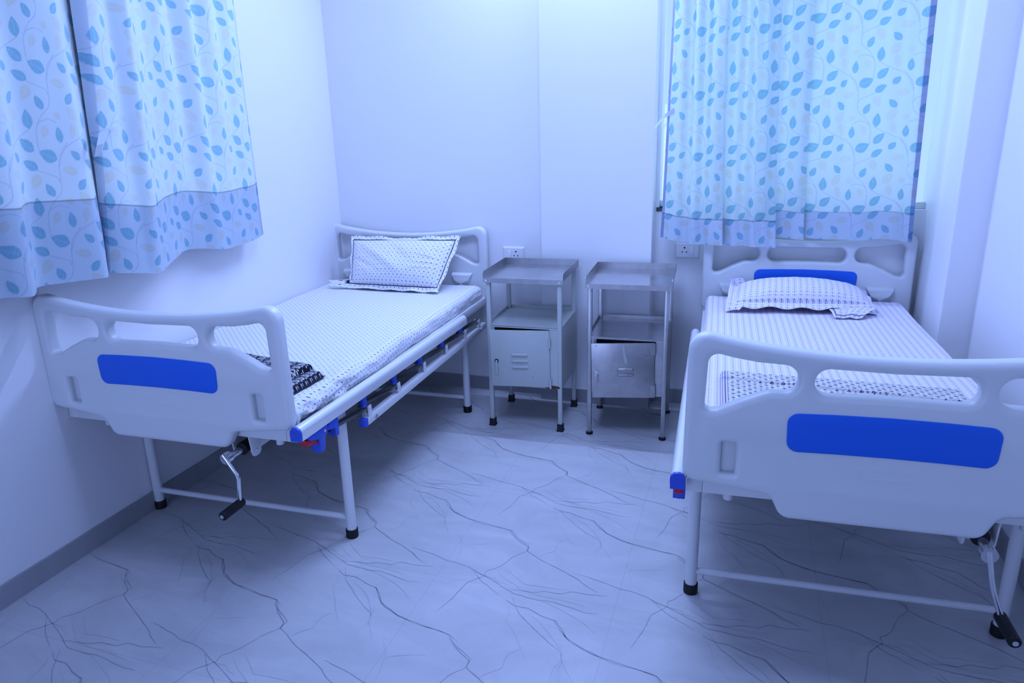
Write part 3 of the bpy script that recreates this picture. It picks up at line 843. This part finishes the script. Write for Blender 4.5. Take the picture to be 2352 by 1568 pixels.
# ------------------------------------------------------------------ bedside lockers
def locker(name, base, W, D, zt, zs, zc, style, label):
    t = empty(name, base[0], base[1]); tag(t, label, 'bedside locker', 'bedside lockers')
    paint = M['cream'] if style == 'cream' else M['inox']
    shelf_m = M['cream'] if style == 'cream' else M['inoxtray']
    tray_m = M['tray'] if style == 'cream' else M['inoxtray']
    q = .0205; hw = W/2
    fz = .034 if style == 'cream' else .010
    for (sx, v0) in ((-1, 0), (1, 0), (-1, D-q), (1, D-q)):
        x0, x1 = (-hw, -hw+q) if sx < 0 else (hw-q, hw)
        l = MB().box(x0, x1, v0, v0+q, fz*.5, zt-.03).build('leg', paint, t, bevel=.0025)
        cx, cyy = (x0+x1)/2, v0+q/2
        f = MB()
        if style == 'cream':
            r0, r1 = .0168, .0142
            f.add([(cx+i*r, cyy+j*r, z) for r, z in ((r0, 0), (r0, .005), (r1, .010), (r1, .036)) for i, j in ((-1,-1),(1,-1),(1,1),(-1,1))],
                  [(3,2,1,0)] + [(4*k+i, 4*k+(i+1)%4, 4*k+4+(i+1)%4, 4*k+4+i) for k in range(3) for i in range(4)] + [(12,13,14,15)])
            f.build('rubber_foot', M['black'], l, bevel=.0012)
        else:
            f.tube([(cx, cyy, 0), (cx, cyy, .006), (cx, cyy, .011)], .0165, 20)
            f.build('rubber_foot', M['black'], l, bevel=.002)
    # top tray: floor, raised lips on three sides, folded front edge
    e = .010; zf = zt - .026
    b = MB(); b.box(-hw-e, hw+e, -e, D+e, zf-.002, zf)
    th = .0016
    for s in (-1, 1):
        x = s*(hw+e)
        P = fillet([(-e, zf-.004, 0), (D+e, zf-.004, 0), (D+e, zt+.004, 0), (-e+.004, zt+.004, .014), (-e, zf+.006, .006)], 5)
        b.prism(P, 'x', min(x, x-s*th), max(x, x-s*th))
    b.box(-hw-e, hw+e, D+e-th, D+e, zf-.004, zt+.004)
    P = fillet([(-hw-e, zf, 0), (hw+e, zf, 0), (hw+e, zf-.022, .010), (-hw-e, zf-.022, .010)], 5)
    b.prism(P, 'y', -e-.001, -e+.001)
    b.m[6:] = [1]*(len(b.m) - 6)
    tr = b.build('top_tray', [tray_m, M['inox'] if style != 'cream' else M['traylip']], t, smooth=False)
    for s in (-1, 1): MB().tube([(s*(hw-.006), -e-.0005, zf-.011), (s*(hw-.006), -e-.004, zf-.011)], .0045, 12).build('tray_screw', M['chrome'], tr)
    # middle shelf with a low lip
    b = MB(); b.box(-hw+.002, hw-.002, .001, D-.001, zs-.004, zs)
    b.box(-hw+.002, -hw+.005, q, D-q, zs, zs+.014); b.box(-hw+.002, hw-.002, D-.006, D-.003, zs, zs+.016)
    b.m[6:] = [1]*(len(b.m) - 6)
    b.build('shelf', [shelf_m, paint], t, smooth=False)
    # cabinet body
    dl, dr = (-.156, .130) if style == 'cream' else (-.150, .136)
    b = MB()
    for s in (-1, 1): b.box(min(s*(hw-.002), s*(hw-.004)), max(s*(hw-.002), s*(hw-.004)), q*.5, D-q*.5, zc, zs-.003)
    b.box(-hw+.003, hw-.003, D-.006, D-.004, zc, zs-.003)
    b.box(-hw+.003, hw-.003, .004, D-.004, zc, zc+.003)
    b.box(-hw+q, dl+.010, .003, .006, zc, zs-.003); b.box(dr-.008, hw-q, .0025, .006, zc, zs-.003)
    b.box(-hw+q, hw-q, .003, .006, zc, zc+.014); b.box(-hw+q, hw-q, .001, .006, zs-.010, zs-.001)
    cb = b.build('cabinet_body', paint, t, smooth=False)
    # door, hinged at the right and slightly ajar
    d0, d1 = (zc+.010, zs-.013) if style == 'cream' else (zc-.004, zs-.014)
    d = MB(); d.box(dl-dr, 0, -.008, 0, d0, d1)
    def slot(x, z, w, h):
        P = [(x-w/2+h*.5*math.cos(a)-h*0, z+h*.5*math.sin(a)) for a in np.linspace(PI/2, 3*PI/2, 8)] + [(x+w/2+h*.5*math.cos(a), z+h*.5*math.sin(a)) for a in np.linspace(-PI/2, PI/2, 8)]
        n = len(P); cx = sum(p[0] for p in P)/n; cz = z
        vs = [(p[0], -.0075, p[1]) for p in P] + [(cx+(p[0]-cx)*.93, -.0165, cz+(p[1]-cz)*.55 + h*.14) for p in P]
        return vs, [(i, (i+1) % n, (i+1) % n+n, i+n) for i in range(n)] + [tuple(range(n, 2*n))]
    if style == 'cream':
        for z in (.385, .354, .324): d.add(*slot(-.013-dr, z, .066, .0165))
    else:
        for z in (.349, .324): d.add(*slot(.004-dr, z, .062, .0155))
    do = d.build('door', paint, t, bevel=.0015)
    do.location = (dr, .002, 0)
    do.rotation_euler = (0, math.radians(-.9 if style == 'cream' else -1.4), math.radians(4.5 if style == 'cream' else 6.5))
    if style == 'cream':
        MB().tube([(-.127-dr, -.007, .354), (-.127-dr, -.011, .354)], .0095, 20).build('lock_ring', M['hole'], do)
        k = MB(); k.tube([(-.127-dr, -.010, .354), (-.127-dr, -.016, .354)], .0055, 16)
        P = fillet([(-.1315-dr, .350, .003), (-.1235-dr, .350, .003), (-.121-dr, .289, .004), (-.1295-dr, .286, .004)], 4)
        k.prism(P, 'y', -.017, -.012)
        k.build('door_handle', paint, do, bevel=.001)
        for z in (.445, .245):
            h = MB(); h.tube([(.001, -.009, z-.024), (.001, -.009, z), (.001, -.009, z+.024)], .0055, 14)
            h.build('hinge', paint, do)
    else:
        k = MB(); k.tube([(-.127-dr, -.007, .338), (-.127-dr, -.012, .338)], .0080, 20)
        k.tube([(-.127-dr, -.011, .338), (-.127-dr, -.0145, .338)], .0050, 16)
        k.build('lock', M['chrome'], do)
        MB().box(-.136-dr, -.119-dr, -.0105, -.008, .287, .330).build('door_handle', M['inox'], do, bevel=.001)
        for z in (.447, .247):
            h = MB(); h.box(-.020, -.001, -.0098, -.0078, z-.026, z+.026)
            h.tube([(.001, -.009, z-.027), (.001, -.009, z+.027)], .0035, 10)
            for zz in (z-.018, z+.018): h.tube([(-.011, -.0096, zz), (-.011, -.0115, zz)], .0032, 10)
            h.build('hinge', M['inox'], do)
            h = MB(); h.box(dr+.004, dr+.022, .0005, .003, z-.026, z+.026)
            for zz in (z-.018, z+.018): h.tube([(dr+.013, .0005, zz), (dr+.013, -.0015, zz)], .0032, 10)
            h.build('hinge_leaf', M['inox'], cb)
        # pale raised strip on the front of the door
        st = MB(); L = [(-.004-dr, .470), (-.003-dr, .452), (.002-dr, .420), (.006-dr, .398), (.009-dr, .380)]
        vs = []
        for i, (x, z) in enumerate(L):
            for a in np.linspace(0, PI, 7): vs.append((x + (.008+.0012*i)*math.cos(a), -.0078 - (.003+.0014*i)*math.sin(a), z))
        st.add(vs, [(7*i+j, 7*i+j+1, 7*i+j+8, 7*i+j+7) for i in range(4) for j in range(6)] + [tuple(range(28, 35))])
        tag(st.build('bent_strip', M['pale_strip'], do), 'pale bent strip above the vents')
        lp = MB(); lp.box(-hw+q+.004, -hw+q+.012, -.001, .003, .305, .372)
        lp.build('latch_plate', M['chrome'], cb, bevel=.001)
    return t
locker('bedside_locker', ((1.2155, -.4781, 0), .0261), .3641, .349, .7756, .5196, .2159, 'cream',
       'rusty pale grey painted metal bedside locker with three door vents')
locker('bedside_locker', ((1.7016, -.4631, 0), .0474), .3648, .3572, .7651, .4896, .216, 'inox',
       'worn stainless steel bedside locker with two door vents')

# ------------------------------------------------------------------ wall sockets
def wall_socket(loc, switch_left, label):
    t = empty('wall_socket', loc); tag(t, label, 'wall socket', 'wall sockets')
    w, h = .118, .078
    P = fillet([(-w/2, -h/2, .004), (w/2, -h/2, .004), (w/2, h/2, .004), (-w/2, h/2, .004)], 4)
    Q = fillet([(-w/2+.007, -h/2+.007, .003), (w/2-.007, -h/2+.007, .003), (w/2-.007, h/2-.007, .003), (-w/2+.007, h/2-.007, .003)], 4)
    n = len(P); b = MB()
    b.add([(x, 0, z) for x, z in P] + [(x, -.004, z) for x, z in P] + [(x, -.010, z) for x, z in Q],
          [(i, (i+1) % n, (i+1) % n+n, i+n) for i in range(n)] + [(n+i, n+(i+1) % n, 2*n+(i+1) % n, 2*n+i) for i in range(n)] + [tuple(range(2*n, 3*n))])
    b.build('face_plate', M['socket'], t, angle=20)
    s = -1 if switch_left else 1
    b = MB(); x = s*.022
    b.add([(x-.0105, -.0095, -.022), (x+.0105, -.0095, -.022), (x+.0105, -.0095, .022), (x-.0105, -.0095, .022),
           (x-.0095, -.0150, -.021), (x+.0095, -.0150, -.021), (x+.0095, -.0118, .021), (x-.0095, -.0118, .021)],
          [(0,1,5,4), (1,2,6,5), (2,3,7,6), (3,0,4,7), (4,5,6,7)])
    b.build('switch', M['socket'], t, bevel=.0008)
    x = -s*.014
    for dx, dz, r in ((0, .014, .0042), (-.0105, -.007, .0032), (.0105, -.007, .0032)):
        MB().tube([(x+dx, -.0095, dz), (x+dx, -.0104, dz)], r, 14).build('pin_hole', M['hole'], t)
wall_socket((1.022, YB, .776), True, 'white wall socket just above the painted bedside locker')
wall_socket((1.914, YR, .812), False, 'white wall socket below the right curtains beside the steel locker')

# ------------------------------------------------------------------ curtains
S_ = .000416
TX, TY = .210, .265
TEAL = [(0, 0, 25, 140, 95), (5, 255, 62, 110, 60), (102, 375, 85, 135, 75), (-140, 485, 85, 118, 58), (120, 560, 42, 135, 78), (245, 637, 45, 95, 58), (100, 705, 28, 125, 68), (250, 220, 130, 105, 62)]
CREAM = [(105, 190, -60, 120, 75), (240, 330, 50, 130, 80), (250, 455, -80, 120, 55), (340, 115, 15, 125, 65), (370, 345, 30, 70, 50), (-25, 465, -70, 95, 55)]
VINES = [[(-160, -90), (-90, 0), (-75, 105), (-80, 265), (-10, 345), (35, 435), (35, 530), (25, 600)], [(-120, 395), (-60, 373), (10, 395), (35, 435)],
         [(80, 440), (170, 500), (300, 565), (360, 635), (385, 720)], [(-70, 195), (-60, 165), (10, 135), (110, 100)]]
def leaf_pattern(U, V):
    """U across, V downward, metres -> colour (n,3)"""
    C = np.empty((len(U), 3)); C[:] = (.74, .83, .83)
    sh = lambda x, y: x + 40*y/635
    wrap = lambda d, T: (d + T/2) % T - T/2
    vm = np.full(len(U), 9.)
    for L in VINES:
        L = [np.array((sh(*p), p[1]))*S_ for p in L]
        fine = catmull(L, 0)[::6]
        for a, b in zip(fine[:-1], fine[1:]):
            m = (a+b)/2; px = wrap(U - m[0], TX); py = wrap(V - m[1], TY)
            h = (b-a)/2; hl = h@h + 1e-12
            t = np.clip((px*h[0] + py*h[1])/hl, -1, 1)
            vm = np.minimum(vm, np.hypot(px - t*h[0], py - t*h[1]))
    f = np.clip(1.6 - vm/.0011, 0, 1)[:, None]*.5
    C = C*(1-f) + np.array((.42, .48, .58))*f
    for lst, body, rib in ((CREAM, (.72, .74, .62), (.80, .83, .76)), (TEAL, (.29, .56, .64), (.50, .73, .78))):
        for x, y, ang, L, W in lst:
            dx = wrap(U - sh(x, y)*S_, TX); dy = -wrap(V - y*S_, TY)
            ca, sa = math.cos(math.radians(ang)), math.sin(math.radians(ang))
            p = (dx*ca + dy*sa)/(L*S_/2); q = (-dx*sa + dy*ca)/(W*S_/2)
            hw = np.where(np.abs(p) < 1, np.maximum(1-p*p, 0)**.8*(1-.30*p)*(1+.05*np.sin(p*28)), -1)
            inside = np.clip((hw - np.abs(q))*W*S_/2/.0016 + .5, 0, 1)*(np.abs(p) < 1)
            vein = np.maximum(np.clip(1.5-np.abs(q)/.07, 0, 1), .8*np.clip(1.4-np.abs(((p*3.2 - np.abs(q)*1.1) % 1)-.5)/.10, 0, 1)*(np.abs(q) < hw*.8))
            vein = vein*(np.abs(p) < .78)
            c = np.array(body)*(1-.6*vein[:, None]) + np.array(rib)*.6*vein[:, None]
            al = inside[:, None]*(.92 if lst is TEAL else .75)
            C = C*(1-al) + c*al
    return C

def curtain(name, bottom, top, zb_list, zt, z_hem, label, u0, edge=(1, 1), depth_axis='y', fold=(1, 1), shift=0, res=.0026):
    """bottom/top: control points of the pleat section; zb_list: hem height at each bottom control point"""
    fk = fold; mb_ = sum(p[1] for p in bottom)/len(bottom); mt_ = sum(p[1] for p in top)/len(top)
    bottom = [(p[0], mb_ + shift + (p[1]-mb_)*fk[0]) for p in bottom]; top = [(p[0], mt_ + (p[1]-mt_)*fk[1]) for p in top]
    nB = catmull([(*b, z) for b, z in zip(bottom, zb_list)], 0)
    nT = catmull([(*b, 0) for b in top], 0)
    # resample both by normalised arc length of the bottom section
    seg = np.hypot(np.diff(nB[:, 0]), np.diff(nB[:, 1])); s = np.r_[0, np.cumsum(seg)]; Lc = s[-1]
    n = int(Lc/res); si = np.linspace(0, Lc, n+1)
    PB = np.stack([np.interp(si, s, nB[:, k]) for k in range(3)], 1)
    idx = np.arange(len(nB)); fi = np.interp(si, s, idx)
    PT = np.stack([np.interp(fi, np.linspace(0, len(nB)-1, len(nT)), nT[:, k]) for k in range(2)], 1)
    zs = np.concatenate([np.arange(0, 1.14, res), np.arange(1.14, zt - min(zb_list) - .02, .03), [zt - min(zb_list)]])
    tot = zs[-1]; R = []; Uc = []; Vc = []
    for h in zs:
        k = h/tot; kk = k**.8
        z = PB[:, 2]*(1-k) + k*zt if False else PB[:, 2] + h*(zt - PB[:, 2])/tot
        P = PB[:, :2]*(1-kk) + PT*kk
        wob = .0035*np.array([nz(a*9, h*4, u0) for a in si[::8]]); wob = np.interp(si, si[::8], wob)
        if depth_axis == 'y': P = np.stack([P[:, 0], P[:, 1] + wob], 1)
        else: P = np.stack([P[:, 0], P[:, 1] + wob], 1)
        if depth_axis == 'y': R.append(np.stack([P[:, 0], P[:, 1], z], 1))
        else: R.append(np.stack([P[:, 1], P[:, 0], z], 1))
        Uc.append(si + u0); Vc.append(np.full(n+1, -h))
    V = np.concatenate(R); Uc = np.concatenate(Uc); Vc = np.concatenate(Vc); hh_ = -Vc
    C = leaf_pattern(Uc if depth_axis == 'y' else -Uc, Vc + .137)
    back = 1.0 if depth_axis == 'y' else .10
    thin = np.full(len(V), back)
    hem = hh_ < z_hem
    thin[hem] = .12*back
    C[hem] *= np.array((.74, .76, .84)) if depth_axis == 'y' else np.array((.66, .69, .77))  # hem colour darkened to imitate the backlight that doubled cloth holds back
    st = np.abs(hh_ - z_hem) < .0022
    C[st] *= .60
    sd = np.tile(si, len(zs))
    for on, dist in ((edge[0], sd), (edge[1], Lc - sd)):
        if on:
            e = dist < .016; thin[e] = .06; C[e] *= np.array((.50, .50, .66)) if depth_axis == 'y' else np.array((.78, .78, .86))
    nr, nc = len(zs), n+1
    Fq = grid_faces(nr, nc)
    hemrow = np.searchsorted(zs, z_hem)
    cut = hemrow*(nc-1)
    t = empty(name, (0, 0, 0)); tag(t, label, 'curtain', 'leaf printed curtains')
    def part(nm, fq):
        ids = np.unique(fq); mp = np.full(len(V), -1); mp[ids] = np.arange(len(ids))
        mesh_np(nm, V[ids], mp[fq], [M['curtain']], t, col=C[ids], extra={'thin': thin[ids]})
    part('curtain_panel', Fq[cut:]); part('hem', Fq[:cut])
    return t

# right window, nearer (left) drop: hangs in front of the other one
b1 = [(1.793,-.125),(1.83,-.140),(1.87,-.150),(1.91,-.140),(1.95,-.155),(1.99,-.145),(2.03,-.165),(2.066,-.185),(2.083,-.186),(2.086,-.172),(2.066,-.152),(2.060,-.140),(2.09,-.146),(2.13,-.158),(2.17,-.146),(2.215,-.164),(2.26,-.152),(2.30,-.170),(2.318,-.166)]
z1 = [.896,.890,.882,.878,.872,.869,.872,.874,.874,.874,.876,.876,.872,.868,.868,.866,.866,.866,.866]
t1 = [(1.826,-.110),(1.848,-.125),(1.874,-.132),(1.90,-.112),(1.925,-.138),(1.955,-.112),(1.985,-.138),(2.012,-.142),(2.036,-.145),(2.040,-.130),(2.030,-.112),(2.028,-.105),(2.05,-.112),(2.085,-.138),(2.12,-.108),(2.15,-.138),(2.19,-.110),(2.225,-.140),(2.247,-.135)]
curtain('curtain', b1, t1, z1, 2.45, .118, 'left curtain drop of the right window, hanging lower with a side tie', .02, (1, 0), fold=(1.35, 1.5), shift=.03)
b2 = [(2.235,-.075),(2.29,-.085),(2.335,-.072),(2.385,-.092),(2.415,-.100),(2.434,-.102),(2.436,-.088),(2.414,-.074),(2.424,-.066),(2.47,-.072),(2.53,-.084),(2.60,-.074),(2.67,-.084),(2.74,-.076),(2.80,-.084),(2.845,-.078),(2.878,-.092)]
z2 = [.904,.904,.904,.901,.899,.899,.905,.910,.908,.902,.900,.899,.899,.906,.906,.898,.897]
t2 = [(2.22,-.070),(2.255,-.088),(2.285,-.068),(2.325,-.094),(2.36,-.100),(2.378,-.102),(2.385,-.088),(2.37,-.072),(2.376,-.064),(2.42,-.070),(2.48,-.092),(2.535,-.068),(2.60,-.092),(2.67,-.068),(2.73,-.092),(2.79,-.070),(2.842,-.090)]
curtain('curtain', b2, t2, z2, 2.45, .122, 'right curtain drop of the right window, beside the column', .115, (0, 1), fold=(1.15, 1.5))

# left wall window: pixel measured hem -> wall coordinates (y along the wall, x out from the wall)
def wall_pt(px, py, x):
    d = F0 + R1*((px - 1176)/FPX) + U1*((784 - py)/FPX); t = (x - CAM.x)/d.x
    q = CAM + d*t; return q.y, q.z
def left_ctrl(L):
    bb, zz = [], []
    for px, py, x in L:
        y, z = wall_pt(px, py, x); bb.append((y, x)); zz.append(z)
    return bb, zz
L1 = [(0, 686, .105), (45, 683, .135), (76, 680, .150), (84, 670, .130), (93, 658, .095), (160, 648, .115), (225, 640, .150), (246, 637, .155), (250, 632, .135), (245, 628, .105), (235, 622, .080)]
bb, zz = left_ctrl(L1)
bb = [(-2.42, .12), (-2.30, .15), (-2.20, .12)] + bb; zz = [.97, .96, .975] + zz
tt = [(-2.40,.075),(-2.30,.105),(-2.20,.07),(-2.08,.085),(-1.99,.11),(-1.92,.10),(-1.88,.075),(-1.84,.09),(-1.79,.12),(-1.745,.125),(-1.72,.115),(-1.66,.085),(-1.61,.075),(-1.565,.075)]
curtain('curtain', bb, tt, zz, 2.45, .262, 'left curtain drop of the left window, nearest the camera', .05, (0, 1), 'x', fold=(1.0, 1.5))
L2 = [(246, 622, .104), (252, 626, .118), (290, 627, .150), (340, 627, .185), (368, 627, .200), (385, 612, .165), (405, 592, .120), (430, 574, .075), (470, 571, .090), (505, 572, .112), (524, 571, .115), (545, 564, .108), (570, 556, .110), (590, 548, .100), (605, 537, .085)]
bb, zz = left_ctrl(L2)
tt = [(-1.63,.100),(-1.585,.128),(-1.53,.12),(-1.48,.085),(-1.43,.12),(-1.385,.09),(-1.335,.08),(-1.27,.115),(-1.21,.08),(-1.14,.115),(-1.08,.08),(-1.01,.112),(-.95,.08),(-.885,.105),(-.815,.085)]
curtain('curtain', bb, tt, zz, 2.45, .232, 'right curtain drop of the left window, toward the back corner', .13, (1, 1), 'x', fold=(1.0, 1.7))

# ties
tb = MB(); P = [(1.842, -.125, 1.475), (1.815, -.115, 1.462), (1.792, -.108, 1.448), (1.772, -.100, 1.425), (1.752, -.09, 1.400)]
vs = []
for i, p in enumerate(P):
    a = .5 + i*.9; w_ = .012*(1-.14*i)
    vs += [(p[0], p[1] - w_*math.cos(a)*.5, p[2] + w_), (p[0], p[1] + w_*math.cos(a)*.5, p[2] - w_)]
tb.add(vs, [(2*i, 2*i+1, 2*i+3, 2*i+2) for i in range(4)])
tag(tb.build('curtain_tie', M['tie'], None), 'thin white fabric tie at the edge of the right window curtain', 'curtain tie')
tb = MB(); vs = []
P = [wall_pt(262, 290, .155), wall_pt(240, 300, .172), wall_pt(232, 330, .180), wall_pt(224, 358, .168)]
for i, (y, z) in enumerate(P):
    w_ = (.010, .022, .018, .013)[i]; x = (.150, .172, .180, .168)[i]
    vs += [(x, y - w_, z - w_*.2), (x + .010, y, z), (x, y + w_, z + w_*.3)]
tb.add(vs, [(3*i+j, 3*i+j+1, 3*i+j+4, 3*i+j+3) for i in range(3) for j in range(2)])
tag(tb.build('curtain_tie', M['tie'], None), 'small folded fabric loop on the left window curtain slit', 'curtain tie')

# ------------------------------------------------------------------ light
def area(name, loc, rot, sx, sy, power, col):
    l = bpy.data.lights.new(name, 'AREA'); l.shape = 'RECTANGLE'; l.size = sx; l.size_y = sy; l.energy = power; l.color = col
    o = bpy.data.objects.new(name, l); o.location = loc; o.rotation_euler = rot; COL.objects.link(o); return o
TINT = (.385, .510, 1.0)
AMB = (.365, .492, 1.0)
area('tube_light', (1.42, -.16, 2.64), (math.radians(-40), 0, 0), 1.15, .03, 25, TINT)
area('overhead_fill', (1.65, -1.85, 2.80), (math.radians(48), 0, 0), .9, .9, 31, AMB)  # invented overhead fill, tilted to brighten the back wall and right bed
area('front_fill', (.75, YF + .05, .95), (math.radians(90), 0, 0), 1.3, 1.3, 16, AMB)  # added soft fill from behind the camera; the front wall has no opening
area('window_light', (2.42, .42, 1.7), (math.radians(-90), 0, 0), 1.35, 1.4, 4.6, (.38, .535, 1.0))
wd = bpy.data.worlds.new('sky'); scene.world = wd; wd.use_nodes = True
wd.node_tree.nodes['Background'].inputs[0].default_value = (.50, .70, 1.0, 1)
wd.node_tree.nodes['Background'].inputs[1].default_value = .85
scene.view_settings.view_transform = 'Standard'
scene.view_settings.look = 'Medium High Contrast'
scene.view_settings.exposure = 0.27
